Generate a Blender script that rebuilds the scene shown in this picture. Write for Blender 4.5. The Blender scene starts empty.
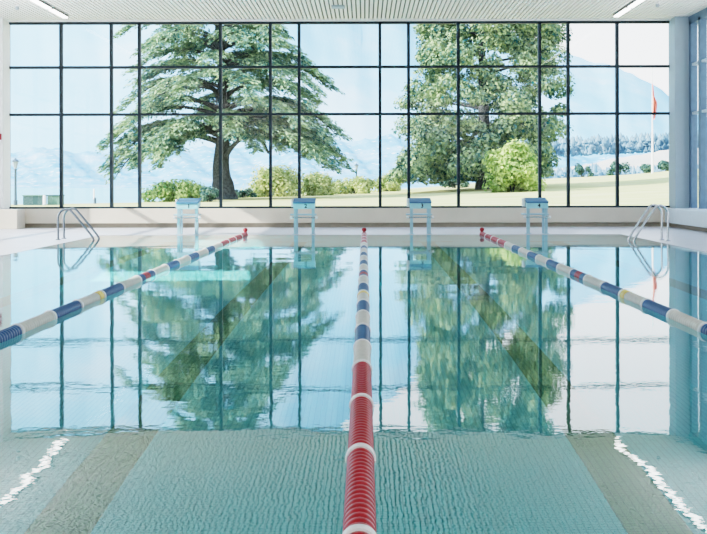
import bpy, bmesh, math, random
import numpy as np
from mathutils import Vector, Matrix

random.seed(7); RNG = np.random.default_rng(11)
sc = bpy.context.scene
COL = sc.collection
F = 1300.0; VX, VY, CH = 365.0, 181.0, 1.14      # focal length in pixels, vanishing point, eye height

def at(px, py, D):
    return Vector(((px - VX) * D / F, D, CH + (VY - py) * D / F))

# ------------------------------------------------------------------ materials
def nodes(name):
    m = bpy.data.materials.new(name); m.use_nodes = True
    nt = m.node_tree; nt.nodes.clear()
    out = nt.nodes.new('ShaderNodeOutputMaterial')
    return m, nt, out

def mat(name, col, rough=0.6, metal=0.0, var=0.06, scale=6.0, spec=0.5, emit=None, bump=0.0, col2=None, coords='Object', detail=3, stretch=None):
    m, nt, out = nodes(name)
    b = nt.nodes.new('ShaderNodeBsdfPrincipled')
    nt.links.new(b.outputs[0], out.inputs[0])
    b.inputs['Roughness'].default_value = rough
    b.inputs['Metallic'].default_value = metal
    b.inputs['Specular IOR Level'].default_value = spec
    tc = nt.nodes.new('ShaderNodeTexCoord')
    n = nt.nodes.new('ShaderNodeTexNoise'); n.inputs['Scale'].default_value = scale; n.inputs['Detail'].default_value = detail
    if stretch:
        mp = nt.nodes.new('ShaderNodeMapping'); mp.inputs['Scale'].default_value = stretch
        nt.links.new(tc.outputs[coords], mp.inputs[0]); nt.links.new(mp.outputs[0], n.inputs[0])
    else:
        nt.links.new(tc.outputs[coords], n.inputs[0])
    r = nt.nodes.new('ShaderNodeValToRGB')
    c2 = col2 if col2 else tuple(min(1, c * (1 + var)) for c in col)
    c1 = col if col2 else tuple(c * (1 - var) for c in col)
    r.color_ramp.elements[0].color = (*c1, 1); r.color_ramp.elements[1].color = (*c2, 1)
    r.color_ramp.elements[0].position = 0.35; r.color_ramp.elements[1].position = 0.65
    nt.links.new(n.outputs[0], r.inputs[0]); nt.links.new(r.outputs[0], b.inputs['Base Color'])
    if emit:
        b.inputs['Emission Color'].default_value = (*emit[0], 1); b.inputs['Emission Strength'].default_value = emit[1]
    if bump:
        bp = nt.nodes.new('ShaderNodeBump'); bp.inputs['Strength'].default_value = bump; bp.inputs['Distance'].default_value = 0.02
        nt.links.new(n.outputs[0], bp.inputs['Height']); nt.links.new(bp.outputs[0], b.inputs['Normal'])
    return m

def tile_mat(name, c1, c2, grout, size, groutw=0.12, rough=0.35):
    m, nt, out = nodes(name)
    b = nt.nodes.new('ShaderNodeBsdfPrincipled'); b.inputs['Roughness'].default_value = rough
    nt.links.new(b.outputs[0], out.inputs[0])
    tc = nt.nodes.new('ShaderNodeTexCoord')
    br = nt.nodes.new('ShaderNodeTexBrick'); br.offset = 0
    br.inputs['Color1'].default_value = (*c1, 1); br.inputs['Color2'].default_value = (*c2, 1); br.inputs['Mortar'].default_value = (*grout, 1)
    br.inputs['Scale'].default_value = 1.0
    br.inputs['Brick Width'].default_value = size; br.inputs['Row Height'].default_value = size
    br.inputs['Mortar Size'].default_value = size * groutw; br.inputs['Mortar Smooth'].default_value = 0.3
    nt.links.new(tc.outputs['Object'], br.inputs[0]); nt.links.new(br.outputs[0], b.inputs['Base Color'])
    return m

def leaf_mat(name, dark, light, trans=0.16):
    m, nt, out = nodes(name)
    g = nt.nodes.new('ShaderNodeNewGeometry')
    tc = nt.nodes.new('ShaderNodeTexCoord')
    n = nt.nodes.new('ShaderNodeTexNoise'); n.inputs['Scale'].default_value = 0.9; n.inputs['Detail'].default_value = 4
    nt.links.new(tc.outputs['Object'], n.inputs[0])
    a = nt.nodes.new('ShaderNodeMath'); a.operation = 'ADD'
    s = nt.nodes.new('ShaderNodeMath'); s.operation = 'MULTIPLY'; s.inputs[1].default_value = 0.5
    nt.links.new(g.outputs['Random Per Island'], s.inputs[0])
    nt.links.new(s.outputs[0], a.inputs[0]); nt.links.new(n.outputs[0], a.inputs[1])
    r = nt.nodes.new('ShaderNodeValToRGB')
    r.color_ramp.elements[0].color = (*dark, 1); r.color_ramp.elements[0].position = 0.45
    r.color_ramp.elements[1].color = (*light, 1); r.color_ramp.elements[1].position = 1.0
    nt.links.new(a.outputs[0], r.inputs[0])
    d = nt.nodes.new('ShaderNodeBsdfDiffuse'); t = nt.nodes.new('ShaderNodeBsdfTranslucent')
    nt.links.new(r.outputs[0], d.inputs[0]); nt.links.new(r.outputs[0], t.inputs[0])
    mx = nt.nodes.new('ShaderNodeMixShader'); mx.inputs[0].default_value = trans
    nt.links.new(d.outputs[0], mx.inputs[1]); nt.links.new(t.outputs[0], mx.inputs[2]); nt.links.new(mx.outputs[0], out.inputs[0])
    return m

def glass_pane_mat(name, tint):
    m, nt, out = nodes(name)
    t = nt.nodes.new('ShaderNodeBsdfTransparent'); t.inputs[0].default_value = (*tint, 1)
    g = nt.nodes.new('ShaderNodeBsdfGlossy'); g.inputs['Roughness'].default_value = 0.0
    f = nt.nodes.new('ShaderNodeFresnel'); f.inputs[0].default_value = 1.45
    n = nt.nodes.new('ShaderNodeTexNoise'); n.inputs['Scale'].default_value = 0.3
    mr = nt.nodes.new('ShaderNodeMapRange'); mr.inputs['To Min'].default_value = 0.9; mr.inputs['To Max'].default_value = 1.1
    nt.links.new(n.outputs[0], mr.inputs[0])
    mu = nt.nodes.new('ShaderNodeMath'); mu.operation = 'MULTIPLY'; mu.use_clamp = True
    nt.links.new(f.outputs[0], mu.inputs[0]); nt.links.new(mr.outputs[0], mu.inputs[1])
    mx = nt.nodes.new('ShaderNodeMixShader'); nt.links.new(mu.outputs[0], mx.inputs[0])
    nt.links.new(t.outputs[0], mx.inputs[1]); nt.links.new(g.outputs[0], mx.inputs[2]); nt.links.new(mx.outputs[0], out.inputs[0])
    return m

def water_mat():
    m, nt, out = nodes('pool water')
    g = nt.nodes.new('ShaderNodeBsdfRefraction'); g.inputs['IOR'].default_value = 1.33; g.inputs['Roughness'].default_value = 0.0
    g.inputs['Color'].default_value = (0.86, 0.97, 0.98, 1)
    gl = nt.nodes.new('ShaderNodeBsdfGlossy'); gl.inputs['Roughness'].default_value = 0.0; gl.inputs[0].default_value = (0.98, 0.99, 1, 1)
    fr = nt.nodes.new('ShaderNodeFresnel'); fr.inputs[0].default_value = 1.47
    mx = nt.nodes.new('ShaderNodeMixShader')
    nt.links.new(fr.outputs[0], mx.inputs[0]); nt.links.new(g.outputs[0], mx.inputs[1]); nt.links.new(gl.outputs[0], mx.inputs[2])
    n = nt.nodes.new('ShaderNodeTexNoise'); n.inputs['Scale'].default_value = 14; n.inputs['Detail'].default_value = 2
    tc = nt.nodes.new('ShaderNodeTexCoord'); nt.links.new(tc.outputs['Object'], n.inputs[0])
    b = nt.nodes.new('ShaderNodeBump'); b.inputs['Strength'].default_value = 0.02; b.inputs['Distance'].default_value = 0.01
    nt.links.new(n.outputs[0], b.inputs['Height']); 
    for q in (g, gl, fr): nt.links.new(b.outputs[0], q.inputs['Normal'])
    nt.links.new(mx.outputs[0], out.inputs[0])
    return m

def land_mat(name, cols, scale, detail=5, stretch=(1, 1, 1), spots=None):
    m, nt, out = nodes(name)
    d = nt.nodes.new('ShaderNodeBsdfDiffuse'); nt.links.new(d.outputs[0], out.inputs[0])
    tc = nt.nodes.new('ShaderNodeTexCoord'); mp = nt.nodes.new('ShaderNodeMapping'); mp.inputs['Scale'].default_value = stretch
    nt.links.new(tc.outputs['Object'], mp.inputs[0])
    n = nt.nodes.new('ShaderNodeTexNoise'); n.inputs['Scale'].default_value = scale; n.inputs['Detail'].default_value = detail; n.inputs['Roughness'].default_value = 0.6
    nt.links.new(mp.outputs[0], n.inputs[0])
    r = nt.nodes.new('ShaderNodeValToRGB'); cr = r.color_ramp
    ps = [0.34 + 0.32 * i / (len(cols) - 1) for i in range(len(cols))]
    cr.elements[0].position = ps[0]; cr.elements[0].color = (*cols[0], 1)
    cr.elements[1].position = ps[-1]; cr.elements[1].color = (*cols[-1], 1)
    for p, c in list(zip(ps, cols))[1:-1]:
        e = cr.elements.new(p); e.color = (*c, 1)
    nt.links.new(n.outputs[0], r.inputs[0])
    last = r.outputs[0]
    if spots:
        v = nt.nodes.new('ShaderNodeTexVoronoi'); v.inputs['Scale'].default_value = spots[0]
        nt.links.new(mp.outputs[0], v.inputs[0])
        lt = nt.nodes.new('ShaderNodeMath'); lt.operation = 'LESS_THAN'; lt.inputs[1].default_value = spots[1]
        nt.links.new(v.outputs[0], lt.inputs[0])
        mx = nt.nodes.new('ShaderNodeMix'); mx.data_type = 'RGBA'
        nt.links.new(lt.outputs[0], mx.inputs[0]); nt.links.new(last, mx.inputs[6]); mx.inputs[7].default_value = (*spots[2], 1)
        last = mx.outputs[2]
    nt.links.new(last, d.inputs[0])
    return m

M = dict(
    deck=mat('pale deck tile', (0.52, 0.53, 0.57), 0.35, var=0.03, scale=1.5),
    cream=mat('cream plaster', (0.66, 0.60, 0.51), 0.6, var=0.03, scale=2),
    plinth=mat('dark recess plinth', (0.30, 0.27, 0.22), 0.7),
    white=mat('white paint', (0.84, 0.85, 0.85), 0.5, var=0.02),
    bluegrey=mat('blue grey paint', (0.34, 0.43, 0.50), 0.5, var=0.02),
    bluewhite=mat('cool white paint', (0.62, 0.70, 0.76), 0.5, var=0.02),
    slat=mat('pale ceiling slat', (0.87, 0.87, 0.87), 0.5, var=0.02),
    slatgap=mat('ceiling gap grey', (0.10, 0.11, 0.11), 0.8),
    frame=mat('dark blue grey aluminium', (0.006, 0.020, 0.030), 0.5, 0.0, var=0.1),
    sideframe=mat('slate blue aluminium', (0.10, 0.17, 0.25), 0.45, 0.2, var=0.1),
    framelight=mat('pale blue aluminium', (0.45, 0.55, 0.65), 0.4, 0.2),
    glass=glass_pane_mat('clear pane', (0.965, 0.985, 0.99)),
    water=water_mat(),
    tile=tile_mat('aqua mosaic', (0.27, 0.84, 0.89), (0.29, 0.88, 0.92), (0.15, 0.66, 0.72), 0.033, 0.10),
    stripe=tile_mat('dark mosaic', (0.23, 0.44, 0.26), (0.24, 0.46, 0.27), (0.13, 0.29, 0.18), 0.033, 0.10),
    red=mat('red plastic', (0.33, 0.018, 0.024), 0.35, var=0.1, scale=20),
    blue=mat('blue plastic', (0.022, 0.09, 0.23), 0.35, var=0.1, scale=20),
    ropewhite=mat('white plastic', (0.58, 0.57, 0.52), 0.4, var=0.06, scale=20),
    ring=mat('bright white plastic', (0.76, 0.76, 0.76), 0.35, var=0.03),
    yellow=mat('yellow plastic', (0.75, 0.55, 0.08), 0.4),
    steel=mat('brushed steel', (0.62, 0.64, 0.67), 0.25, 1.0, var=0.05, scale=30),
    backlitsteel=mat('backlit steel', (0.17, 0.20, 0.23), 0.4, 0.6, var=0.05, scale=30),  # backlit shade of the left ladder put into the steel colour
    blockleg=mat('pale blue steel', (0.36, 0.54, 0.64), 0.4, 0.1),
    blockface=mat('pale cyan panel', (0.40, 0.70, 0.78), 0.4),
    blocktop=mat('blue grey grip', (0.08, 0.19, 0.34), 0.8),
    black=mat('black lettering', (0.02, 0.03, 0.05), 0.6),
    lamp=mat('lit diffuser', (0.9, 0.9, 0.9), 0.5, emit=((1, 0.98, 0.95), 6.0)),
    housing=mat('grey luminaire housing', (0.12, 0.12, 0.13), 0.5),
    device=mat('grey plastic device', (0.32, 0.38, 0.42), 0.5),
    bark=mat('cedar bark', (0.055, 0.065, 0.07), 0.9, var=0.4, scale=8, bump=0.5),
    cedar=leaf_mat('cedar needles', (0.022, 0.125, 0.14), (0.46, 0.58, 0.33)),  # teal shadow tone and sunlit green put into the needle colours
    fir=leaf_mat('evergreen leaves', (0.012, 0.085, 0.10), (0.42, 0.52, 0.27)),  # dark end holds shadow teal, light end the sunlit tone
    bush=leaf_mat('light green leaves', (0.14, 0.26, 0.07), (0.62, 0.74, 0.30), 0.4),
    hedge=leaf_mat('yellow green leaves', (0.20, 0.30, 0.12), (0.75, 0.77, 0.40), 0.4),
    midbush=leaf_mat('mid green leaves', (0.07, 0.17, 0.06), (0.42, 0.52, 0.22), 0.35),
    darkbush=leaf_mat('blue green leaves', (0.02, 0.075, 0.085), (0.20, 0.30, 0.22)),
    lawn=land_mat('sunlit lawn', [(0.44, 0.45, 0.20), (0.52, 0.50, 0.25), (0.58, 0.54, 0.31)], 0.25, 4, (1, 3, 1)),
    mountain=land_mat('hazy mountain', [(0.30, 0.52, 0.72), (0.34, 0.56, 0.75), (0.46, 0.62, 0.75)], 0.004, 6),  # aerial haze mixed into the base colours
    foothill=land_mat('hazy wooded shore', [(0.17, 0.34, 0.56), (0.24, 0.42, 0.62), (0.36, 0.50, 0.66)], 0.03, 6, spots=(0.11, 0.2, (0.55, 0.66, 0.72))),  # haze tint put into the shore colours
    field=land_mat('pale fields', [(0.46, 0.46, 0.42), (0.56, 0.50, 0.43), (0.60, 0.53, 0.46)], 0.012, 4, (1, 2, 3)),
    forest=land_mat('hazy conifers', [(0.15, 0.24, 0.31), (0.20, 0.29, 0.36), (0.27, 0.36, 0.41)], 0.05, 4),  # conifer colours carry painted haze
    lake=mat('pale lake water', (0.24, 0.48, 0.62), 0.5, var=0.05, scale=0.02),
    boxgreen=mat('green painted box', (0.05, 0.11, 0.115), 0.6),
    boxpale=mat('pale green painted box', (0.12, 0.22, 0.18), 0.6),
    flag=mat('faded red cloth', (0.62, 0.17, 0.13), 0.8),
    lampgrey=mat('weathered grey metal', (0.09, 0.13, 0.17), 0.5),
)

# ------------------------------------------------------------------ mesh helpers
class MB:
    def __init__(s): s.v = []; s.f = []
    def box(s, x0, x1, y0, y1, z0, z1):
        b = len(s.v)
        s.v += [(x0,y0,z0),(x1,y0,z0),(x1,y1,z0),(x0,y1,z0),(x0,y0,z1),(x1,y0,z1),(x1,y1,z1),(x0,y1,z1)]
        s.f += [tuple(b+i for i in q) for q in ((0,3,2,1),(4,5,6,7),(0,1,5,4),(1,2,6,5),(2,3,7,6),(3,0,4,7))]
        return s
    def poly(s, pts):
        b = len(s.v); s.v += [tuple(p) for p in pts]; s.f.append(tuple(range(b, b+len(pts)))); return s
    def prism(s, prof, y0, y1, axis='y'):
        # profile of (a, b); extruded along the axis
        n = len(prof); b = len(s.v)
        mk = (lambda a, c, t: (a, t, c)) if axis == 'y' else (lambda a, c, t: (t, a, c)) if axis == 'x' else (lambda a, c, t: (a, c, t))
        s.v += [mk(a, c, y0) for a, c in prof] + [mk(a, c, y1) for a, c in prof]
        s.f.append(tuple(range(b, b+n))); s.f.append(tuple(range(b+2*n-1, b+n-1, -1)))
        for i in range(n):
            j = (i+1) % n; s.f.append((b+j, b+i, b+n+i, b+n+j))
        return s
    def tube(s, path, r, seg=10, cap=True):
        path = [Vector(p) for p in path]; n = len(path)
        rs = r if isinstance(r, (list, tuple)) else [r]*n
        b = len(s.v); up = None
        for i, p in enumerate(path):
            t = (path[min(i+1, n-1)] - path[max(i-1, 0)]).normalized()
            if up is None:
                up = Vector((0,0,1)) if abs(t.z) < 0.9 else Vector((0,1,0))
            a = (up - t * up.dot(t)).normalized(); c = t.cross(a); up = a
            for k in range(seg):
                th = 2*math.pi*k/seg
                s.v.append(tuple(p + a*math.cos(th)*rs[i] + c*math.sin(th)*rs[i]))
        for i in range(n-1):
            for k in range(seg):
                k2 = (k+1) % seg
                s.f.append((b+i*seg+k, b+i*seg+k2, b+(i+1)*seg+k2, b+(i+1)*seg+k))
        if cap:
            s.f.append(tuple(b+k for k in reversed(range(seg)))); s.f.append(tuple(b+(n-1)*seg+k for k in range(seg)))
        return s
    def lathe(s, prof, axis='z', seg=24, cap=True):
        b = len(s.v)
        for t, r in prof:
            for k in range(seg):
                th = 2*math.pi*k/seg; c, d = r*math.cos(th), r*math.sin(th)
                s.v.append((c, d, t) if axis == 'z' else (c, t, d) if axis == 'y' else (t, c, d))
        n = len(prof)
        for i in range(n-1):
            for k in range(seg):
                k2 = (k+1) % seg; q = (b+i*seg+k, b+i*seg+k2, b+(i+1)*seg+k2, b+(i+1)*seg+k)
                s.f.append(q)
        if cap:
            s.f.append(tuple(b+k for k in range(seg))); s.f.append(tuple(b+(n-1)*seg+k for k in range(seg)))
        return s
    def shift(s, d, start=0):
        s.v = s.v[:start] + [(x+d[0], y+d[1], z+d[2]) for x, y, z in s.v[start:]]; return s
    def build(s, name, m, parent=None, smooth=False, bevel=0, loc=None):
        me = bpy.data.meshes.new(name); me.from_pydata(s.v, [], s.f)
        bm = bmesh.new(); bm.from_mesh(me)
        bmesh.ops.recalc_face_normals(bm, faces=bm.faces)
        if bevel:
            bmesh.ops.bevel(bm, geom=list(bm.edges), offset=bevel, segments=2, affect='EDGES', profile=0.5)
        bm.to_mesh(me); bm.free()
        if smooth:
            for p in me.polygons: p.use_smooth = True
            try: me.set_sharp_from_angle(angle=math.radians(40))
            except Exception: pass
        me.materials.append(M[m])
        return link(name, me, parent, loc)

def link(name, me, parent=None, loc=None):
    o = bpy.data.objects.new(name, me); COL.objects.link(o)
    if parent: o.parent = parent
    if loc: o.location = loc
    return o

def tag(o, label, cat, group=None, kind=None):
    o['label'] = label; o['category'] = cat
    if group: o['group'] = group
    if kind: o['kind'] = kind
    return o

def struct(o, label=None):
    o['kind'] = 'structure'
    if label: o['label'] = label
    return o

def thing(name, label, cat, loc, group=None):
    o = bpy.data.objects.new(name, None); COL.objects.link(o); o.location = loc; o.empty_display_size = 0.2
    return tag(o, label, cat, group)

def copy_tree(o, parent=None):
    c = o.copy(); COL.objects.link(c); c.parent = parent
    for ch in list(o.children): copy_tree(ch, c)
    return c

def quads_mesh(name, V, nq, m, smooth=False, k=4):
    me = bpy.data.meshes.new(name)
    me.vertices.add(len(V)); me.vertices.foreach_set('co', np.asarray(V, np.float32).ravel())
    me.loops.add(nq*k); me.loops.foreach_set('vertex_index', np.arange(nq*k, dtype=np.int32))
    me.polygons.add(nq); me.polygons.foreach_set('loop_start', np.arange(0, nq*k, k, dtype=np.int32))
    me.update(calc_edges=True); me.materials.append(M[m])
    return me

def grid_mesh(name, X, Y, Z, m, smooth=True):
    ny, nx = X.shape
    V = np.stack([X, Y, Z], -1).reshape(-1, 3)
    idx = np.arange(nx*ny).reshape(ny, nx)
    Q = np.stack([idx[:-1, :-1], idx[:-1, 1:], idx[1:, 1:], idx[1:, :-1]], -1).reshape(-1)
    nq = len(Q)//4
    me = bpy.data.meshes.new(name)
    me.vertices.add(len(V)); me.vertices.foreach_set('co', V.astype(np.float32).ravel())
    me.loops.add(len(Q)); me.loops.foreach_set('vertex_index', Q.astype(np.int32))
    me.polygons.add(nq); me.polygons.foreach_set('loop_start', np.arange(0, nq*4, 4, dtype=np.int32))
    if smooth: me.polygons.foreach_set('use_smooth', np.ones(nq, dtype=bool))
    me.update(calc_edges=True); me.materials.append(M[m])
    return me

# ------------------------------------------------------------------ dimensions
PX0, PX1, PY0, PY1, PD = -5.6, 5.42, 2.55, 27.5, -1.15   # pool
WL, WR, WB = -9.6, 8.15, -6.0                            # hall
WY = 32.0; SILL = 0.475; HEAD = 5.03; CZ = 5.10
DK = 0.003
SC = F / WY
def wx(px): return (px - VX) / SC

# ------------------------------------------------------------------ setting: hall
d = MB()
d.box(WL, PX0, WB, WY, -0.3, DK).box(PX1, WR, WB, WY, -0.3, DK).box(PX0, PX1, WB, PY0, -0.3, DK).box(PX0, PX1, PY1, WY, -0.3, DK)
struct(d.build('floor', 'deck'), 'pale tiled deck around the pool')

b = MB()
b.box(PX0-0.1, PX1+0.1, PY0-0.1, PY1+0.1, PD-0.1, PD)
b.box(PX0-0.1, PX0, PY0, PY1, PD, -0.02).box(PX1, PX1+0.1, PY0, PY1, PD, -0.02)
b.box(PX0, PX1, PY0-0.1, PY0, PD, -0.02).box(PX0, PX1, PY1, PY1+0.1, PD, -0.02)
basin = struct(b.build('pool_basin', 'tile'), 'sunken pool basin lined with aqua mosaic tile')
for x in (-3.78, -1.28, 1.22, 3.72):
    s = MB().box(x-0.135, x+0.135, PY0+2, PY1-2, PD-0.001, PD+0.004)
    s.box(x-0.5, x+0.5, PY1-2, PY1-1.75, PD-0.001, PD+0.004)
    s.build('lane_stripe', 'stripe', basin)

# ceiling: backing with long slats
c = MB(); c.box(WL, WR, WB, WY+0.6, CZ+0.03, CZ+0.3)
x = WL + 0.02
c2 = MB()
while x < WR - 0.05:
    c2.box(x, x+0.068, WB, WY-0.15, CZ-0.005, CZ+0.03); x += 0.1
ceil = struct(c.build('ceiling', 'slatgap'), 'ceiling lined with narrow pale slats')
c2.build('ceiling_slats', 'slat', ceil)
struct(MB().box(WL, WR, WY-0.15, WY+0.12, HEAD+0.035, CZ+0.03).build('trim_1', 'white'))

# far sill wall with a shadow recess at its foot
w = MB().box(WL, WR, WY-0.06, WY+0.25, 0.11, SILL); w.build('x', 'cream') if False else None
wf = struct(w.build('wall_far', 'cream', bevel=0.012), 'low cream sill wall under the big window')
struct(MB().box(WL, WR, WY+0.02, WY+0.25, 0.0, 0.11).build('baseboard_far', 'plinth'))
# right ledge and left block
r = MB().box(7.36, WR, 8.0, WY-0.06, 0.11, SILL-0.01)
struct(r.build('trim_2', 'bluewhite', bevel=0.015), 'low white ledge along the right side glazing')
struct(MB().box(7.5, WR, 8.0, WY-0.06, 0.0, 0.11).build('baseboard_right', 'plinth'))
struct(MB().box(WL, -8.35, 31.2, WY-0.06, DK, SILL).build('trim_3', 'cream', bevel=0.012), 'cream block at the foot of the left pillar')
# pillars
struct(MB().box(WL, -8.75, 31.42, WY+0.1, SILL, CZ).build('pillar', 'white', bevel=0.01), 'white pillar left of the window')
struct(MB().box(7.5, 7.84, 31.42, WY+0.1, SILL-0.01, CZ).build('pillar', 'bluegrey', bevel=0.01), 'pale blue grey pillar right of the window')
# side and rear walls
wl = MB()
wl.box(WL-0.2, WL, WB, 12.0, -0.3, CZ+0.3).box(WL-0.2, WL, 31.0, WY+0.1, -0.3, CZ+0.3)
wl.box(WL-0.2, WL, 12.0, 31.0, -0.3, SILL).box(WL-0.2, WL, 12.0, 31.0, 4.4, CZ+0.3)
struct(wl.build('wall_left', 'white'))
wr = MB()
wr.box(WR, WR+0.2, WB, 8.0, -0.3, CZ+0.3).box(WR, WR+0.2, 8.0, WY+0.1, -0.3, SILL).box(WR, WR+0.2, 8.0, WY+0.1, 4.95, CZ+0.3)
struct(wr.build('wall_right', 'white'))
struct(MB().box(WL, WR, WB-0.2, WB, -0.3, CZ+0.3).build('wall_rear', 'white'))

# ------------------------------------------------------------------ windows
mull = [61, 111.3, 139.4, 220.6, 270.5, 299.3, 380.2, 408.8, 458.6, 540, 568.5, 617.6]
XL, XR = wx(9.5), wx(671)
ZT = [CH + (VY-66.8)/SC, CH + (VY-114)/SC]
win = struct(bpy.data.objects.new('window_1', None), 'floor-wide gridded window facing the lake'); COL.objects.link(win); win.location = (0, WY, SILL)
def wpart(mb, name, m, **k):
    o = mb.build(name, m, win, **k); o.location = (0, -WY, -SILL); return o
fr = MB().box(XL-0.03, XR+0.1, WY-0.02, WY+0.12, HEAD-0.02, HEAD+0.04).box(XL-0.03, XR+0.1, WY-0.02, WY+0.12, SILL-0.005, SILL+0.045)
fr.box(XL-0.05, XL, WY-0.02, WY+0.12, SILL, HEAD).box(XR, XR+0.05, WY-0.02, WY+0.12, SILL, HEAD)
wpart(fr, 'window_frame', 'frame')
for px in mull:
    x = wx(px); wpart(MB().box(x-0.036, x+0.036, WY-0.02, WY+0.12, SILL+0.04, HEAD), 'mullion', 'frame')
for z in ZT:
    wpart(MB().box(XL, XR, WY-0.012, WY+0.112, z-0.031, z+0.031), 'transom', 'frame')
ed = [XL] + [wx(p) for p in mull] + [XR]; ez = [SILL+0.04] + ZT[::-1] + [HEAD]
pn = MB()
for i in range(len(ed)-1):
    for j in range(3):
        pn.poly([(ed[i], WY+0.05, ez[j]), (ed[i+1], WY+0.05, ez[j]), (ed[i+1], WY+0.05, ez[j+1]), (ed[i], WY+0.05, ez[j+1])])
wpart(pn, 'window_pane', 'glass')

win2 = struct(bpy.data.objects.new('window_2', None), 'side glazing with slate blue mullions right of the pool'); COL.objects.link(win2)
gx = 7.95
y = 31.3; ys = []
while y > 8.2: ys.append(y); y -= 0.88
for i, y in enumerate(ys):
    MB().box(7.83, gx+0.03, y-0.11, y+0.11, SILL, 4.97).build('mullion', 'sideframe', win2)
for z in (2.75, 3.92):
    MB().box(7.85, gx+0.03, 8.1, 31.3, z-0.03, z+0.03).build('transom', 'framelight', win2)
MB().box(7.83, gx+0.06, 8.0, 31.42, 4.90, CZ).build('window_frame', 'sideframe', win2)
MB().poly([(gx, 8.0, SILL), (gx, 31.4, SILL), (gx, 31.4, 4.9), (gx, 8.0, 4.9)]).build('window_pane', 'glass', win2)

win3 = struct(bpy.data.objects.new('window_3', None)); COL.objects.link(win3)
for y in (14, 16.4, 18.8, 21.2, 23.6, 26, 28.4, 30.2):
    MB().box(WL-0.12, WL, y-0.04, y+0.04, SILL, 4.4).build('mullion', 'frame', win3)
for z in (1.5, 2.75, 3.6):
    MB().box(WL-0.11, WL-0.01, 12, 31, z-0.035, z+0.035).build('transom', 'frame', win3)
MB().poly([(WL-0.05, 12, SILL), (WL-0.05, 31, SILL), (WL-0.05, 31, 4.4), (WL-0.05, 12, 4.4)]).build('window_pane', 'glass', win3)

# ------------------------------------------------------------------ water
ysg = np.concatenate([np.arange(PY0, 9, 0.02), np.arange(9, 15, 0.035), np.arange(15, PY1, 0.06), [PY1]])
xsg = np.linspace(PX0, PX1, 300)
X, Y = np.meshgrid(xsg, ysg)
Z = np.zeros_like(X)
for i in range(46):
    lam = float(np.exp(RNG.uniform(np.log(0.16), np.log(2.6))))
    th = RNG.normal(math.pi/2, 0.75) if i % 3 else RNG.uniform(0, 2*math.pi)
    k = 2*math.pi/lam
    slope = 0.00036 * (lam/0.6)**0.25
    Z += slope/k * np.sin(k*(X*math.cos(th) + Y*math.sin(th)) + RNG.uniform(0, 6.28))
amp = 0.75 + 0.5*np.sin(X*0.7+1.3+0.4*np.sin(Y*0.5))*np.sin(Y*0.45+0.6*np.sin(X*0.8))
Z *= amp
tag(link('pool_water', grid_mesh('pool_water', X, Y, Z, 'water')), 'calm clear rippled pool water', 'water', kind='stuff')

# ------------------------------------------------------------------ lane ropes
R0 = 0.055
def section_mesh(L, m, name='float_section'):
    n = round(L / 0.0625); p = L / n; prof = [(0, R0*0.6)]
    for i in range(n):
        a = i*p
        prof += [(a+0.06*p, R0*0.74), (a+0.24*p, R0*0.97), (a+0.38*p, R0), (a+0.62*p, R0), (a+0.76*p, R0*0.97), (a+0.94*p, R0*0.74)]
    prof.append((L, R0*0.6))
    o = MB().lathe(prof, 'y', 28).build(name, m, smooth=False)
    for pl in o.data.polygons: pl.use_smooth = len(pl.vertices) == 4
    me = o.data; bpy.data.objects.remove(o); return me
GAP = 0.04
def ring_me(m):
    o = MB().lathe([(-0.026, R0*0.7), (-0.024, R0*1.06), (-0.012, R0*1.14), (0.012, R0*1.14), (0.024, R0*1.06), (0.026, R0*0.7)], 'y', 28).build('divider_disc', m, smooth=True)
    me = o.data; bpy.data.objects.remove(o); return me
SM = {('red', 1.18): section_mesh(1.18-GAP, 'red'), ('red', 1.25): section_mesh(1.25-GAP, 'red'), ('blue', 1.0): section_mesh(1.0-GAP, 'blue'), ('ropewhite', 1.0): section_mesh(1.0-GAP, 'ropewhite'), ('red', 0.34): section_mesh(0.34, 'red')}
SM[('blue', 0.31)] = section_mesh(0.31, 'blue')
RG = ring_me('ring'); RY = ring_me('yellow')
YB = MB().lathe([(0, R0*0.8), (0.01, R0*1.05), (0.17, R0*1.05), (0.18, R0*0.8)], 'y', 28).build('yellow_float', 'yellow', smooth=True)
YM = YB.data; bpy.data.objects.remove(YB)
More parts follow.
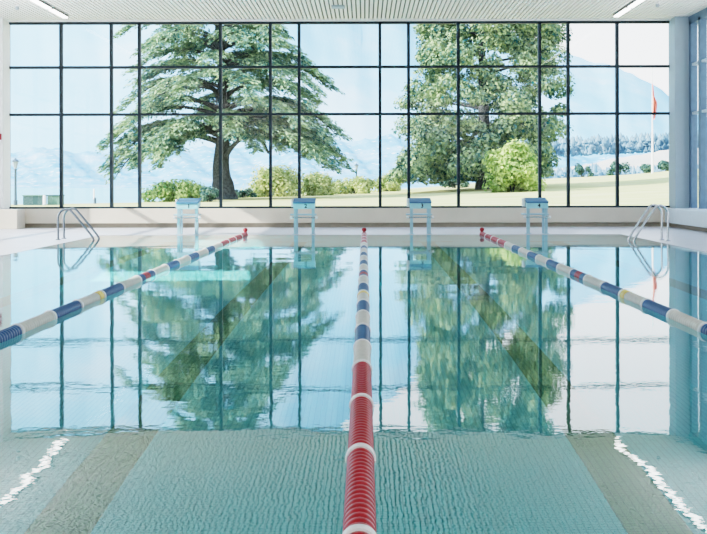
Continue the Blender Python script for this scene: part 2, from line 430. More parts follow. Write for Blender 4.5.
def lane_rope(x, label, yaw=0.0):
    t = thing('lane_rope', label, 'lane rope', (x, PY1, 0.012), 'lane ropes dividing the pool')
    t.rotation_euler = (0, 0, yaw)
    def put(name, me, y, lab=None):
        o = link(name, me, t, (0, y - PY1, 0))
        if lab: o['label'] = lab
        return o
    dist = 0.12
    seq = [('red', 1.18)]*4 + [('ropewhite' if i % 2 == 0 else 'blue', 1.0) for i in range(15)] + [('red', 1.25)]*4
    names = {'red': 'red float section', 'blue': 'blue float section', 'ropewhite': 'white float section'}
    pos = 0.0
    for i, (cn, L) in enumerate(seq):
        far = PY1 - max(pos, 0.12); near = PY1 - min(pos + L, 24.85)
        if i == 11:   # the half-way mark
            put('float_section', SM[('blue', 0.31)], near+GAP/2, 'blue float section')
            put('float_section', SM[('red', 0.34)], near+GAP/2+0.31, 'short red mid-pool float section')
            put('float_section', SM[('blue', 0.31)], near+GAP/2+0.65, 'blue float section')
        else:
            put('float_section', SM[(cn, L)], near + GAP/2, names[cn])
        if i == 14:
            put('float_ring', YM, far - 0.22, 'yellow float ring')
        put('divider_disc', RG, near)
        pos += L
    # cable and tensioner at the far wall
    MB().tube([(0, 0.02, 0.03), (0, 0.0, 0.0), (0, -0.3, 0)], 0.008, 8).build('cable', 'steel', t)
    MB().lathe([(-0.02, 0.03), (0.05, 0.034), (0.075, 0.028)], 'z', 16).shift((0, -0.02, 0.0)).build('end_post', 'red', t, smooth=True)
    MB().lathe([(0.06, 0.02), (0.075, 0.045), (0.105, 0.052), (0.13, 0.04), (0.142, 0.015)], 'z', 16).shift((0, -0.02, 0)).build('end_cap', 'red', t, smooth=True)
    return t
lane_rope(-2.53, 'blue and white lane rope running from left foreground to between blocks 1 and 2', -0.0053)
lane_rope(-0.02, 'lane rope down the middle with red floats in the foreground')
lane_rope(2.47, 'blue and white lane rope running off the right edge of the photo', 0.0053)

# ------------------------------------------------------------------ starting blocks
def text_mesh(ch, size):
    cu = bpy.data.curves.new('txt', 'FONT'); cu.body = ch; cu.size = size; cu.extrude = 0.003; cu.align_x = 'CENTER'; cu.align_y = 'CENTER'; cu.offset = 0.004
    o = bpy.data.objects.new('txt', cu); COL.objects.link(o)
    bpy.context.view_layer.update()
    me = bpy.data.meshes.new_from_object(o.evaluated_get(bpy.context.evaluated_depsgraph_get()))
    bpy.data.objects.remove(o); me.materials.clear(); me.materials.append(M['black']); return me

def starting_block(x, y, num, label):
    t = thing('starting_block', label, 'starting block', (x, y, DK), 'starting blocks on the far deck')
    # platform: slopes toward the pool (towards -y)
    MB().prism([(-0.02, 0.660), (0.52, 0.735), (0.52, 0.770), (-0.02, 0.692)], -0.235, 0.235, 'x').build('platform_top', 'blocktop', t, bevel=0.005)
    f = MB().prism([(0.0, 0.545), (0.5, 0.61), (0.5, 0.733), (0.0, 0.662)], -0.228, 0.228, 'x').build('platform_body', 'blockface', t, bevel=0.004)
    nm = link('number', text_mesh(num, 0.115), f, (0.035, -0.001, 0.605)); nm.rotation_euler = (math.radians(90), 0, 0); nm['label'] = 'dark number ' + num
    for s in (-1, 1):
        MB().prism([(0.05, 0.0), (0.11, 0.0), (0.13, 0.57), (0.06, 0.56)], s*0.19-0.032, s*0.19+0.032, 'x').build('leg', 'blockleg', t, bevel=0.004)
        MB().box(s*0.19-0.06, s*0.19+0.06, 0.02, 0.16, 0, 0.012).build('foot_plate', 'blockleg', t)
    MB().box(-0.30, 0.25, 0.06, 0.42, 0.405, 0.435).build('step', 'blockleg', t, bevel=0.004)
    for s in (-1, 1):
        MB().box(s*0.17-0.02, s*0.17+0.02, 0.36, 0.42, 0, 0.62).build('rear_leg', 'blockleg', t)
    MB().tube([(-0.27, 0.02, 0.36), (0.26, 0.02, 0.36)], 0.014, 10).build('grip_bar', 'steel', t, smooth=True)
    for s in (-0.275, 0.262):
        MB().lathe([(-0.025, 0.02), (-0.015, 0.03), (0.015, 0.03), (0.025, 0.02)], 'x', 12).shift((s, 0.02, 0.36)).build('bar_cap', 'ring', t, smooth=True)
    MB().box(-0.285, -0.235, 0.20, 0.46, 0.58, 0.755).build('sunlit_side', 'ring', t, bevel=0.008)  # white box added for the sunlit left side of the platform
    return t
for px, num, lab in ((187, '1', 'starting block numbered 1 in the sunlit left lane'), (304, '2', 'starting block numbered 2 under the cedar tree'),
                     (420.5, '3', 'starting block numbered 3 right of the middle lane rope'), (537.5, '4', 'starting block numbered 4 near the right-hand ladder')):
    D = 27.7
    starting_block((px-VX)*D/F, D, num, lab)

# ------------------------------------------------------------------ ladders
def smooth_path(pts, n=6):
    pts = [Vector(p) for p in pts]; out = []
    P = [pts[0]*2-pts[1]] + pts + [pts[-1]*2-pts[-2]]
    for i in range(1, len(P)-2):
        for k in range(n):
            t = k/n; a, b, c, dd = P[i-1], P[i], P[i+1], P[i+2]
            out.append(0.5*((2*b) + (c-a)*t + (2*a-5*b+4*c-dd)*t*t + (3*b-a-3*c+dd)*t**3))
    out.append(pts[-1]); return out
def ladder(xb, s, y, h, label, span=0.72, mt='steel'):
    t = thing('pool_ladder', label, 'pool ladder', (xb, y, DK))
    u = lambda a: a * span / 0.72 * s
    prof = [(0, 0.0), (0, 0.2), (0, h-0.17), (u(0.035), h-0.07), (u(0.12), h-0.008), (u(0.22), h-0.01), (u(0.31), h-0.10), (u(0.48), h*0.5), (u(0.64), 0.10), (u(0.69), 0.02), (u(0.70), -0.06), (u(0.685), -0.2), (u(0.68), -0.55), (u(0.68), -1.0)]
    for dy in (0.0, 0.5):
        h_ = MB().tube(smooth_path([(a, dy, z) for a, z in prof]), 0.021, 12).build('handrail', mt, t, smooth=True)
        MB().lathe([(0.0, 0.05), (0.012, 0.05), (0.02, 0.028), (0.03, 0.024)], 'z', 16).shift((0, dy, 0)).build('flange', mt, h_, smooth=True)
    for z in (-0.25, -0.55, -0.85):
        MB().box(min(u(0.62), u(0.72)), max(u(0.62), u(0.72)), 0.0, 0.5, z-0.015, z+0.015).build('rung', mt, t)
    return t
ladder(-6.0, 1, 25.4, 0.60, 'steel pool ladder toned dark as backlit on the left edge of the pool', 0.72, 'backlitsteel')
ladder(5.66, -1, 24.3, 0.67, 'bright steel pool ladder on the right edge of the pool', 0.66)

# ------------------------------------------------------------------ ceiling fittings
def light(x, y0, y1, label, group):
    t = thing('ceiling_light', label, 'ceiling light', (x, y0, CZ), group)
    L = y1 - y0
    MB().box(-0.065, 0.065, 0, L, -0.055, -0.004).build('light_housing', 'housing', t)
    MB().box(-0.06, 0.06, 0.05, L-0.05, -0.085, -0.05).build('light_diffuser', 'lamp', t, bevel=0.01)
LX = {'left': -7.1, 'right': 5.97}
for side, x in LX.items():
    y = 30.9
    for i in range(6):
        if i == 0: lab = f'lit linear ceiling light nearest the window on the {side} side'
        elif i == 1: lab = f'lit linear ceiling light cut by the top of the photo on the {side} side'
        else: lab = f'lit ceiling light mirrored in {side} foreground water, {("third", "fourth", "fifth", "sixth")[i-2]} in its row from the window'
        light(x, y-1.5, y, lab, f'row of ceiling lights on the {side} side'); y -= 1.64
def detector(px, py, label):
    D = F*(CZ-CH)/(VY-py); p = at(px, py, D)
    t = thing('ceiling_sensor', label, 'sensor', (p.x, D, CZ-0.005))
    MB().lathe([(0, 0.06), (-0.02, 0.06), (-0.025, 0.045)], 'z', 20).build('base', 'white', t, smooth=True)
    MB().lathe([(-0.025, 0.04), (-0.07, 0.045), (-0.10, 0.03), (-0.105, 0.01)], 'z', 20).build('sensor_head', 'device', t, smooth=True)
detector(17.5, 4.5, 'small grey ceiling sensor above the left pillar')
detector(658, 3, 'small dark ceiling sensor above the right pillar')
D = 29.4
t = thing('ceiling_grille', 'small blue grey rectangular grille on the ceiling over the middle rope', 'vent', ((338.5-VX)*D/F, D, CZ-0.005))
MB().box(-0.15, 0.15, -0.18, 0.18, -0.03, 0).build('frame', 'device', t, bevel=0.004)
for i in range(6):
    MB().box(-0.135, 0.135, -0.16+i*0.056, -0.13+i*0.056, -0.04, -0.028).build('slat', 'framelight', t)
t = thing('alarm_box', 'small red box fixed to the left pillar', 'alarm', (-8.87, 31.42, CH+(VY-136)/41.4))
MB().box(-0.10, 0.09, -0.07, 0, -0.075, 0.075).build('alarm_case', 'red', t, bevel=0.008)
MB().lathe([(-0.08, 0.012), (-0.07, 0.015)], 'y', 16).build('alarm_button', 'ring', t)

# ------------------------------------------------------------------ outdoors: land
def interp(x, tab):
    return np.interp(x, [a for a, _ in tab], [b for _, b in tab])
edge_tab = [(-400, 204), (20, 203.6), (140, 202), (230, 196), (300, 193.4), (340, 192), (410, 188.6), (470, 183.6), (520, 180.6), (570, 178), (630, 175), (670, 171.3), (800, 163), (1300, 150)]
De_tab = [(-400, 55), (140, 58), (230, 80), (400, 95), (1300, 110)]
pxs = np.linspace(-500, 1300, 160); ts = np.linspace(0, 1, 60)
PXg, T = np.meshgrid(pxs, ts)
De = interp(PXg, De_tab); ye = interp(PXg, edge_tab)
zE = CH + (VY - ye)/F*De
Dg = 32.3 + (De-32.3)*T
z0 = 0.22
Xg = (PXg-VX)*Dg/F
tt = T
Zg = z0 + (zE - z0)*(0.35*tt + 0.65*tt**2)
# rounded brow then a drop behind the edge
Xb = (PXg[-1]-VX)*(De[-1]+14)/F
Xg = np.vstack([Xg, Xb]); Dg = np.vstack([Dg, De[-1]+14]); Zg = np.vstack([Zg, zE[-1]-5])
struct(link('lawn', grid_mesh('lawn', Xg, Dg, Zg, 'lawn')), 'sunlit lawn sloping away outside the window')
def ground_z(px, D):
    de = float(interp(px, De_tab)); ze = CH + (VY-float(interp(px, edge_tab)))/F*de
    t_ = min(1, max(0, (D-32.3)/(de-32.3)))
    return z0 + (ze-z0)*(0.35*t_+0.65*t_*t_)

lx = MB().poly([(-1500, 50, -3.2), (1200, 50, -3.2), (1200, 1200, -3.2), (-1500, 1200, -3.2)])
struct(lx.build('lake', 'lake'), 'pale blue lake beyond the lawn')

def ridge(name, m, D0, D1, tab, ybot, label, rough=1.0, nx=200, ny=30, x0=-300, x1=1000):
    pxs = np.linspace(x0, x1, nx); t = np.linspace(0, 1, ny)
    P, T = np.meshgrid(pxs, t)
    top = interp(P, tab); D = D0 + (D1-D0)*T
    nz = sum(np.sin(P*fq + ph + T*fq*40)*a for fq, ph, a in ((0.05, 1, 1.2), (0.11, 2, 0.9), (0.23, 0.4, 0.6), (0.47, 3, 0.45), (0.9, 5, 0.3)))
    yy = ybot + (top - ybot)*T**0.9 + nz*rough*np.minimum(1, T*3)
    Xx = (P-VX)*D/F; Zz = CH + (VY-yy)/F*D
    return struct(link(name, grid_mesh(name, Xx, D, Zz, m)), label)
ridge('mountain', 'mountain', 2200, 3200, [(-600, -150), (200, -170), (380, -40), (450, 8), (540, 44), (569, 54), (617, 67), (652, 84), (669, 99), (720, 122), (1200, 140)], 190, 'pale blue mountain tinted by painted haze', 1.2, 260, 40, -600, 1300)
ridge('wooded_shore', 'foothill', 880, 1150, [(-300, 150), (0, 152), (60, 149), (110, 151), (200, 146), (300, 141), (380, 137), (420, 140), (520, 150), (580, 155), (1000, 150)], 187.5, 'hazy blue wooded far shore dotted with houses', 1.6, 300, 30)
ridge('field_slope', 'field', 240, 420, [(500, 196), (530, 186), (550, 172), (575, 166), (620, 158), (670, 151), (760, 142), (1200, 132)], 192, 'pale fields rising behind the lawn', 0.5, 160, 20, 500, 1200)

def blobs(name, m, n, fn, label, cat):
    V = []; k = 0
    b = MB()
    for i in range(n):
        p, h, w_ = fn(i)
        seg = 6
        prof = [(0, w_*0.5), (h*0.25, w_*0.95), (h*0.6, w_*0.6), (h, w_*0.05)]
        st = len(b.v); b.lathe(prof, 'z', seg, cap=False)
        b.v = b.v[:st] + [(x*random.uniform(.8, 1.2)+p.x, y+p.y, z+p.z) for x, y, z in b.v[st:]]
    return tag(b.build(name, m, smooth=True), label, cat, kind='stuff')
def forest_fn(i):
    px = random.uniform(540, 740)
    if i % 5 < 3:   # wooded ridge above the fields
        D = random.uniform(425, 470); y = 159 - (px-540)*0.05 - random.uniform(0, 13)
    else:           # copses along the foot of the fields
        D = random.uniform(235, 262); y = 181 - (px-540)*0.055 - random.uniform(-2, 4)*(1.6 if px < 600 else 0.3)
    return at(px, y, D), random.uniform(1.1, 2.4)*D/330, random.uniform(0.5, 0.9)*D/330
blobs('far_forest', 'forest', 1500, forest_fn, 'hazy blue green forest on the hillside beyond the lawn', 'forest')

# ------------------------------------------------------------------ outdoors: plants
def leaf_cloud(P, N, size, aspect=1.6, jitter=0.8):
    """P (n,3) centres, N (n,3) preferred normals -> quads"""
    n = len(P)
    nrm = N + RNG.normal(0, jitter, (n, 3)); nrm /= np.linalg.norm(nrm, axis=1, keepdims=True) + 1e-9
    a = np.cross(nrm, RNG.normal(0, 1, (n, 3))); a /= np.linalg.norm(a, axis=1, keepdims=True) + 1e-9
    c = np.cross(nrm, a)
    s = (size * RNG.uniform(0.6, 1.4, n))[:, None]
    L = a*s*aspect*0.5; W = c*s*0.5
    V = np.stack([P-L, P-W*0.9+L*0.1, P+L, P+W*0.9+L*0.1], 1).reshape(-1, 3)
    return V, n

def foliage(name, P, N, size, m, parent, **k):
    V, n = leaf_cloud(P, N, size, **k)
    return link(name, quads_mesh(name, V, n, m), parent)

def cedar(px, D, label):
    gz = ground_z(px, D); base = Vector(((px-VX)*D/F, D, gz))
    t = thing('cedar_tree', label, 'tree', base)
    H = 13.5
    trunk = [(0.08, 0, -0.3), (0.06, 0, 0.6), (-0.05, 0, 1.6), (0.05, 0, 3.0), (0.12, 0, 5), (-0.02, 0, 7), (-0.2, 0, 9.5), (-0.25, 0, 12), (-0.2, 0, H)]
    MB().tube(smooth_path(trunk, 4), [0.70 - 0.70*0.9*(i/32)**0.62 + (0.14 if i < 3 else 0.05 if i < 6 else 0) for i in range(33)], 14).build('trunk', 'bark', t, smooth=True)
    Ps, Ds = [], []
    rnd = random.Random(5)
    br = []
    def twig(p, d, L, m_):
        u = RNG.uniform(0.05, 1, m_)[:, None]
        dv = np.array(d)[None, :]
        side = np.array([-d[1], d[0], 0.0])[None, :]
        pos = np.array(p)[None, :] + dv*u*L + np.array([0, 0, -1.0])[None, :]*(u**2)*L*0.42
        pos = pos + side*RNG.normal(0, 0.14, (m_, 1))*(0.4+u*0.6)*L + RNG.normal(0, 0.045, (m_, 3))
        dd = dv + side*RNG.normal(0, 0.55, (m_, 1)) + np.array([0, 0, -1.0])[None, :]*(u*0.8)
        Ps.append(pos); Ds.append(dd)
    def branch(z, az, L, rise, droop, r0, dens=1.0, u0=0.22):
        pts = []; n = 9
        bend = rnd.uniform(-0.3, 0.3)
        for i in range(n+1):
            u = i/n; a = az + bend*u
            rr = L*u
            pts.append(Vector((rr*math.cos(a), rr*math.sin(a), z + rise*L*(u - 0.62*u*u) - droop*L*u**2.6)))
        br.append((pts, r0))
        nt_ = int((6 + 3.2*L)*dens)
        for k in range(nt_):
            u = u0 + (1-u0)*(k+0.5)/nt_; f = u*n; i0 = min(n-1, int(f)); p = pts[i0].lerp(pts[i0+1], f-i0)
            a = az + bend*u
            for sg in (-1, 1):
                aa = a + sg*rnd.uniform(0.35, 1.15)
                TL = (0.55 + 0.17*L)*(1.1 - 0.65*u)*rnd.uniform(0.7, 1.25)
                twig(p + Vector((0, 0, rnd.uniform(-0.05, 0.12))), (math.cos(aa), math.sin(aa), rnd.uniform(0.0, 0.18)), TL, int(17 + 22*TL))
        twig(pts[-2], (math.cos(az+bend), math.sin(az+bend), -0.1), 0.8, 40)
    nl = 13
    for j in range(nl):
        z = 3.6 + j*(H-4.2)/nl
        R = 6.0 - (z-3.2)*0.2 if z < 9 else 4.5 - (z-9)*0.8
        for k in range(6):
            az = k*2*math.pi/6 + j*0.83 + rnd.uniform(-0.3, 0.3)
            L = R*rnd.uniform(0.68, 1.04)
            branch(z + rnd.uniform(-0.3, 0.3), az, L, rnd.uniform(0.35, 0.75), rnd.uniform(0.26, 0.46), 0.05 + 0.012*L, 1.0, 0.27)
    # long low limbs to both sides, sweeping down at their tips
    for az, z, L, dr in ((math.pi*0.97, 3.5, 5.6, 0.52), (math.pi*1.12, 3.3, 5.4, 0.58), (math.pi*0.88, 3.2, 4.6, 0.5), (math.pi*1.25, 3.4, 4.3, 0.5),
                         (0.02, 3.7, 6.2, 0.50), (-0.2, 3.5, 5.9, 0.52), (0.25, 3.4, 5.6, 0.48), (-0.5, 3.6, 4.6, 0.45), (0.0, 4.6, 5.9, 0.4), (-1.2, 4.0, 4.2, 0.4), (math.pi*1.05, 2.9, 4.2, 0.36), (math.pi*1.18, 2.9, 3.6, 0.36), (math.pi*0.92, 2.8, 5.0, 0.40), (math.pi*1.02, 4.2, 5.8, 0.45), (-0.3, 3.0, 4.4, 0.36), (0.1, 2.9, 4.8, 0.34), (-0.55, 3.1, 3.9, 0.34), (-0.05, 3.4, 5.4, 0.36), (-2.3, 3.1, 3.6, 0.40), (-2.7, 2.9, 4.4, 0.42), (-0.8, 3.2, 3.6, 0.40)):
        branch(z, az, L, 0.42, dr, 0.11, 1.35, 0.33)
    for pts, r0 in br:
        MB().tube(pts, [r0*(1-0.88*i/9) for i in range(10)], 6).build('branch', 'bark', t, smooth=True)
    # the bare bowed limb right of the trunk
    MB().tube(smooth_path([(0.25, -0.5, 2.2), (0.6, -0.8, 2.65), (1.1, -1.2, 3.05), (1.7, -1.5, 3.2), (2.15, -1.6, 2.9), (2.5, -1.6, 2.3)], 5), [0.13 - 0.07*i/25 for i in range(26)], 8).build('branch', 'bark', t, smooth=True)
    P = np.concatenate(Ps); Dd = np.concatenate(Ds)
    V, n = needle_cloud(P, Dd, 0.24, 0.075)
    link('foliage', quads_mesh('foliage', V, n, 'cedar'), t)
    return t
def needle_cloud(P, Dv, L, W):
    n = len(P); a = Dv/(np.linalg.norm(Dv, axis=1, keepdims=True)+1e-9)
    up = np.array([0, 0, 1.0]) + RNG.normal(0, 0.45, (n, 3))
    c = np.cross(a, up); c /= np.linalg.norm(c, axis=1, keepdims=True)+1e-9
    s = RNG.uniform(0.6, 1.4, n)[:, None]
    A = a*L*s*0.5; B = c*W*s*0.5
    return np.stack([P-A, P-B, P+A, P+B], 1).reshape(-1, 3), n
cedar(222, 66, 'tall spreading cedar tree with layered branches left of centre')

def dense_tree(px, D, label):
    gz = ground_z(px, D); base = Vector(((px-VX)*D/F, D, gz))
    t = thing('evergreen_tree', label, 'tree', base)
    MB().tube(smooth_path([(0, 0, -0.3), (0.05, 0, 1.5), (0.0, 0, 4), (-0.1, 0, 8), (-0.1, 0, 12.5)], 4), [0.55*(1-0.9*i/16)+0.03 for i in range(17)], 12).build('trunk', 'bark', t, smooth=True)
    rnd = random.Random(9); Ps, Ns, Ss = [], [], []; SK = D/64
    def prof(z):   # crown radius by height
        return float(np.interp(z, [0.0, 0.6, 1.6, 3, 5, 7.5, 9.5, 11.5, 13], [2.4, 4.2, 4.3, 4.0, 3.9, 3.8, 3.4, 2.4, 0.3]))
    for i in range(335):
        z = rnd.uniform(0.7, 12.6) if i < 290 else rnd.uniform(0.7, 3.5); R = prof(z)*SK; z *= SK; az = rnd.uniform(0, 2*math.pi)
        f = rnd.uniform(0.45, 1.0)**0.6
        qx = R*f*math.cos(az)
        if qx > 0: qx *= 0.95 if z > 3.5 else 0.72
        elif z > 6: qx *= 0.86
        q = Vector((qx, R*f*math.sin(az), z))
        if i % 3 == 0:
            MB().tube([(0, 0, z-0.5), (q.x*0.5, q.y*0.5, z-0.1), (q.x, q.y, z)], [0.09, 0.06, 0.02], 6).build('branch', 'bark', t, smooth=True) if i % 9 == 0 else None
        rad = rnd.uniform(0.45, 0.85)*SK; m_ = 330
        v = RNG.normal(0, 1, (m_, 3)); v /= np.linalg.norm(v, axis=1, keepdims=True)
        rr = rad*(0.55+0.45*RNG.uniform(0, 1, (m_, 1)))
        pp = v*rr*np.array([1.15, 1.15, 0.75]) + np.array(q); pp[:, 2] -= 0.25*(rr[:, 0]*np.abs(v[:, 0]))
        Ps.append(pp); Ns.append(v + np.array([0, 0, 0.4]))
    foliage('foliage', np.concatenate(Ps), np.concatenate(Ns), 0.12*SK, 'fir', t, aspect=1.6, jitter=0.5)
    return t
dense_tree(484, 76, 'dense dark evergreen tree right of centre with the bright bush before it')

def shrub(px0, px1, ytop, D, m, label, n=2600, size=0.12, name='shrub', ybase=None, group=None):
    px = (px0+px1)/2; gz = ground_z(px, D) if ybase is None else at(0, ybase, D).z
    w = (px1-px0)*D/F/2; top = CH + (VY-ytop)/F*D; h = top - gz
    base = Vector(((px-VX)*D/F, D, gz)); t = thing(name, label, 'bush', base, group)
    rnd = random.Random(int(px*10)); Ps, Ns = [], []
    nc = max(7, int(n/150))
    for i in range(nc):
        az = rnd.uniform(0, 2*math.pi); el = rnd.uniform(0.0, 1.0); f = rnd.uniform(0.05, 0.85)**0.7
        sx = math.sqrt(1-el*el*0.85)
        q = np.array([w*f*sx*math.cos(az), min(w, 1.6)*f*sx*math.sin(az), h*(0.12+0.66*el)])
        rad = min(w, h)*rnd.uniform(0.28, 0.48); m_ = n//nc
        v = RNG.normal(0, 1, (m_, 3)); v /= np.linalg.norm(v, axis=1, keepdims=True)
        pp = v*rad*(0.5+0.5*RNG.uniform(0, 1, (m_, 1))) + q
        pp[:, 2] = np.clip(pp[:, 2], 0.02, h*1.05)
        Ps.append(pp); Ns.append(v+np.array([0, 0, 0.5]))
    foliage('foliage', np.concatenate(Ps), np.concatenate(Ns), size, m, t, aspect=1.5, jitter=0.5)
    st = MB()
    for k in range(5):
        a = k*1.3; st.tube([(0.05*math.cos(a), 0.05*math.sin(a), -0.1), (w*0.3*math.cos(a), 0.4*math.sin(a), h*0.5)], [0.03, 0.01], 6)
    st.build('stem', 'bark', t)
    return t
shrub(484, 541, 138, 67, 'bush', 'big bright green leafy bush in front of the evergreen tree', 9000, 0.15)
shrub(141, 214, 180, 60, 'midbush', 'low rounded green bush left of the cedar trunk', 5000, 0.10)
shrub(196, 222, 187, 59, 'darkbush', 'small dark bush against the left foot of the cedar trunk', 1200, 0.09)
shrub(228, 262, 189, 72, 'darkbush', 'low dark plants right of the cedar trunk', 1500, 0.09)
shrub(246, 306, 167, 74, 'hedge', 'tall yellow green bush under the right limb of the cedar', 5000, 0.13)
shrub(290, 340, 173, 76, 'hedge', 'yellow green bush between the cedar and the middle panes', 3500, 0.12)
shrub(322, 384, 177, 80, 'hedge', 'low yellow green bush under the middle panes', 3500, 0.12)
shrub(370, 408, 174, 86, 'hedge', 'yellow green bush touching the left side of the evergreen tree', 3000, 0.12)
shrub(440, 468, 173, 84, 'darkbush', 'dark blue green bush under the evergreen tree', 2200, 0.12)
shrub(573, 592, 163, 98, 'darkbush', 'small loose dark shrub right of the evergreen tree', 900, 0.13)
shrub(606, 631, 162, 99, 'darkbush', 'dark shrub straddling the rightmost window mullion', 1300, 0.13)
shrub(636, 655, 164, 99, 'darkbush', 'small green shrub left of the flagpole', 1000, 0.13)
shrub(657, 676, 161, 100, 'darkbush', 'dark shrub right of the flagpole at the window edge', 1000, 0.13)

# ------------------------------------------------------------------ outdoors: objects
def lamp_post(px, ytop, D, label, ybase=None):
    gz = ground_z(px, D) if ybase is None else at(0, ybase, D).z
    top = CH + (VY-ytop)/F*D; h = top-gz; k = h/3.0
    t = thing('lamp_post', label, 'street lamp', ((px-VX)*D/F, D, gz))
    MB().lathe([(-0.2, 0.09), (0.3*k, 0.085), (0.34*k, 0.055), (2.2*k, 0.045), (2.25*k, 0.07), (2.3*k, 0.05)], 'z', 12).build('pole', 'lampgrey', t, smooth=True)
    MB().lathe([(2.3*k, 0.08*k), (2.75*k, 0.20*k)], 'z', 6).build('lantern_glass', 'device', t)
    MB().lathe([(2.75*k, 0.24*k), (2.8*k, 0.22*k), (2.93*k, 0.06*k), (3.0*k, 0.015)], 'z', 6).build('lantern_roof', 'lampgrey', t)
lamp_post(15.5, 157, 54, 'grey street lamp with a tapered lantern at the left window edge')
lamp_post(356.5, 163, 84, 'small street lamp behind the low bush in the middle', None)

D = 54
p = at(33, 203.5, D); gz = ground_z(33, D)
t = thing('utility_cabinet', 'dark green box on the lawn edge beside the left street lamp', 'cabinet', (p.x, D, gz))
hh = CH + (VY-194.5)/F*D - gz
MB().box(-0.42, 0.42, 0, 0.6, -0.1, hh).build('cabinet_body', 'boxgreen', t, bevel=0.01)
MB().box(-0.44, 0.44, -0.03, 0.63, hh-0.04, hh+0.01).build('cabinet_lid', 'boxpale', t)
p = at(53.5, 203.5, D)
t = thing('utility_cabinet', 'paler green box beside the first window mullion', 'cabinet', (p.x, D, gz))
MB().box(-0.26, 0.30, 0, 0.6, -0.1, hh).build('cabinet_body', 'boxpale', t, bevel=0.01)
MB().box(-0.28, 0.32, -0.03, 0.63, hh-0.04, hh+0.01).build('cabinet_lid', 'boxgreen', t)
p = at(45, 203.5, D)
t = thing('bollard', 'white post between the two green boxes', 'post', (p.x, D-0.1, gz))
MB().lathe([(-0.1, 0.07), (hh-0.03, 0.065), (hh, 0.04)], 'z', 12).build('post_body', 'ring', t, smooth=True)
MB().lathe([(0.0, 0.10), (0.04, 0.09)], 'z', 12).build('post_foot', 'device', t)
px = 94; gz = ground_z(px, 56)
t = thing('bollard', 'slim white post with a dark foot by the second mullion', 'post', ((px-VX)*56/F, 56, gz))
MB().lathe([(0.2, 0.04), (0.62, 0.035), (0.64, 0.01)], 'z', 10).build('post_body', 'ring', t, smooth=True)
MB().lathe([(-0.1, 0.06), (0.25, 0.055), (0.27, 0.03)], 'z', 10).shift((0.04, 0, 0)).build('post_foot', 'lampgrey', t, smooth=True)

D = 97; px = 652.5; gz = ground_z(px, D); k = D/F
t = thing('flagpole', 'white flagpole with a drooping faded red flag on the lawn', 'flagpole', ((px-VX)*k, D, gz))
H = CH + (VY-68)*k - gz
MB().lathe([(-0.2, 0.10), (H*0.5, 0.055), (H, 0.03)], 'z', 12).build('pole', 'ring', t, smooth=True)
MB().lathe([(H, 0.02), (H+0.05, 0.09), (H+0.14, 0.09), (H+0.2, 0.02)], 'z', 12).build('finial', 'ring', t, smooth=True)
n = 16; nv = 14
U, Vv = np.meshgrid(np.linspace(0, 1, n), np.linspace(0, 1, nv))
fx = 0.05 + U*(0.22+0.14*np.sin(Vv*3.0)) ; fy = 0.10*np.sin(U*14+Vv*2)
ft = CH + (VY-83)*k - gz; fb = CH + (VY-116)*k - gz
fz = ft - Vv*(ft-fb)*(0.6+0.4*(1-0.15*np.cos(U*6))) - U*0.35
fx = fx*np.interp(Vv, [0, .3, .5, 1], [0.35, 0.5, 1.0, 0.8])
fl = link('flag', grid_mesh('flag', fx-0.05, fy-0.12, fz, 'flag'), t)

# ------------------------------------------------------------------ light
w = bpy.data.worlds.new('World'); sc.world = w; w.use_nodes = True
nt = w.node_tree; nt.nodes.clear()
o = nt.nodes.new('ShaderNodeOutputWorld'); bg = nt.nodes.new('ShaderNodeBackground')
tc = nt.nodes.new('ShaderNodeTexCoord'); sp = nt.nodes.new('ShaderNodeSeparateXYZ'); rp = nt.nodes.new('ShaderNodeValToRGB')
nt.links.new(tc.outputs['Generated'], sp.inputs[0]); nt.links.new(sp.outputs[2], rp.inputs[0])
rp.color_ramp.elements[0].color = (0.90, 0.91, 0.92, 1); rp.color_ramp.elements[0].position = 0.02
rp.color_ramp.elements[1].color = (0.50, 0.68, 0.95, 1); rp.color_ramp.elements[1].position = 0.7
nt.links.new(rp.outputs[0], bg.inputs[0]); bg.inputs[1].default_value = 2.6
nt.links.new(bg.outputs[0], o.inputs[0])

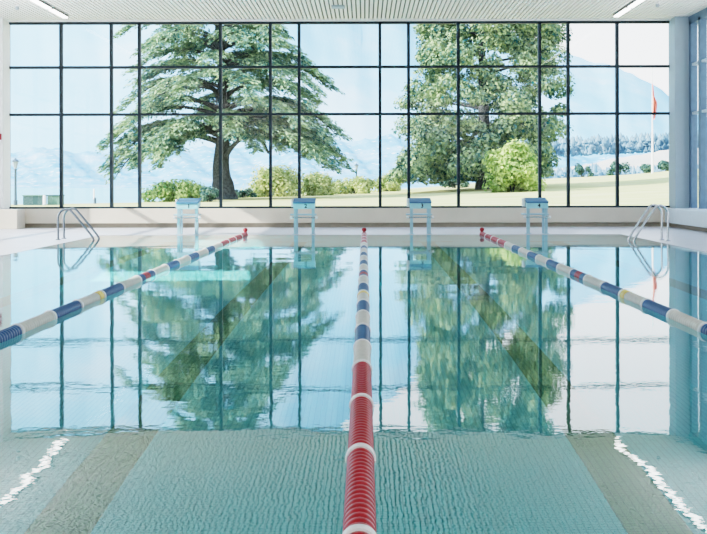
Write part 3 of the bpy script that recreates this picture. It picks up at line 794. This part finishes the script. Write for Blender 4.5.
sun = bpy.data.lights.new('Sun', 'SUN'); sun.energy = 9.5; sun.angle = math.radians(0.6); sun.color = (1, 0.96, 0.89)
so = bpy.data.objects.new('Sun', sun); COL.objects.link(so)
so.rotation_euler = Vector((0.85, 0.28, -0.50)).to_track_quat('-Z', 'Y').to_euler()

# added unseen area lamps wash the ceiling to brighten the hall
for x, y, sx, e in ((-8.6, 22, 1.2, 300), (-8.6, 8, 1.2, 300), (7.2, 22, 1.0, 190), (7.2, 8, 1.0, 300), (-5, -3, 5, 420), (4, -3, 5, 420)):
    a = bpy.data.lights.new('unseen fill', 'AREA'); a.shape = 'RECTANGLE'; a.size = sx; a.size_y = 12 if y > 0 else 4; a.energy = e; a.color = (1, 0.98, 0.96)
    ao = bpy.data.objects.new('unseen fill', a); COL.objects.link(ao); ao.location = (x, y, 3.2); ao.rotation_euler = (math.pi, 0, 0)

for x, y, sx, sy, rz, e in ((-2.5, 17.0, 1.9, 1.5, 0.10, 1500), (-2.6, 24.9, 1.2, 3.4, 0.1, 1500)):  # added underwater lamps stand in for sunlight refracted onto the pool floor
    a = bpy.data.lights.new('sun patch stand-in', 'AREA'); a.shape = 'RECTANGLE'; a.size = sx; a.size_y = sy; a.energy = e; a.spread = math.radians(6); a.color = (1, 0.97, 0.9)
    ao = bpy.data.objects.new('sun patch stand-in', a); COL.objects.link(ao); ao.location = (x, y, -0.12); ao.rotation_euler = (0, 0, rz)

# ------------------------------------------------------------------ camera
cam = bpy.data.cameras.new('Camera'); co = bpy.data.objects.new('Camera', cam); COL.objects.link(co)
co.location = (0, 0, CH)
co.rotation_euler = (math.radians(90), 0, 0)
co.rotation_mode = 'XYZ'
co.rotation_euler = (Matrix.Rotation(math.radians(90), 4, 'X') @ Matrix.Rotation(-0.0021, 4, 'Z')).to_euler()
cam.sensor_width = 36; cam.lens = F/707*36
cam.shift_x = -(VX-353.5)/707; cam.shift_y = -(267-VY)/707
cam.clip_end = 8000; cam.clip_start = 0.05
sc.camera = co
sc.view_settings.view_transform = 'Filmic'; sc.view_settings.look = 'High Contrast'
sc.view_settings.exposure = 0.12; sc.view_settings.gamma = 1.0
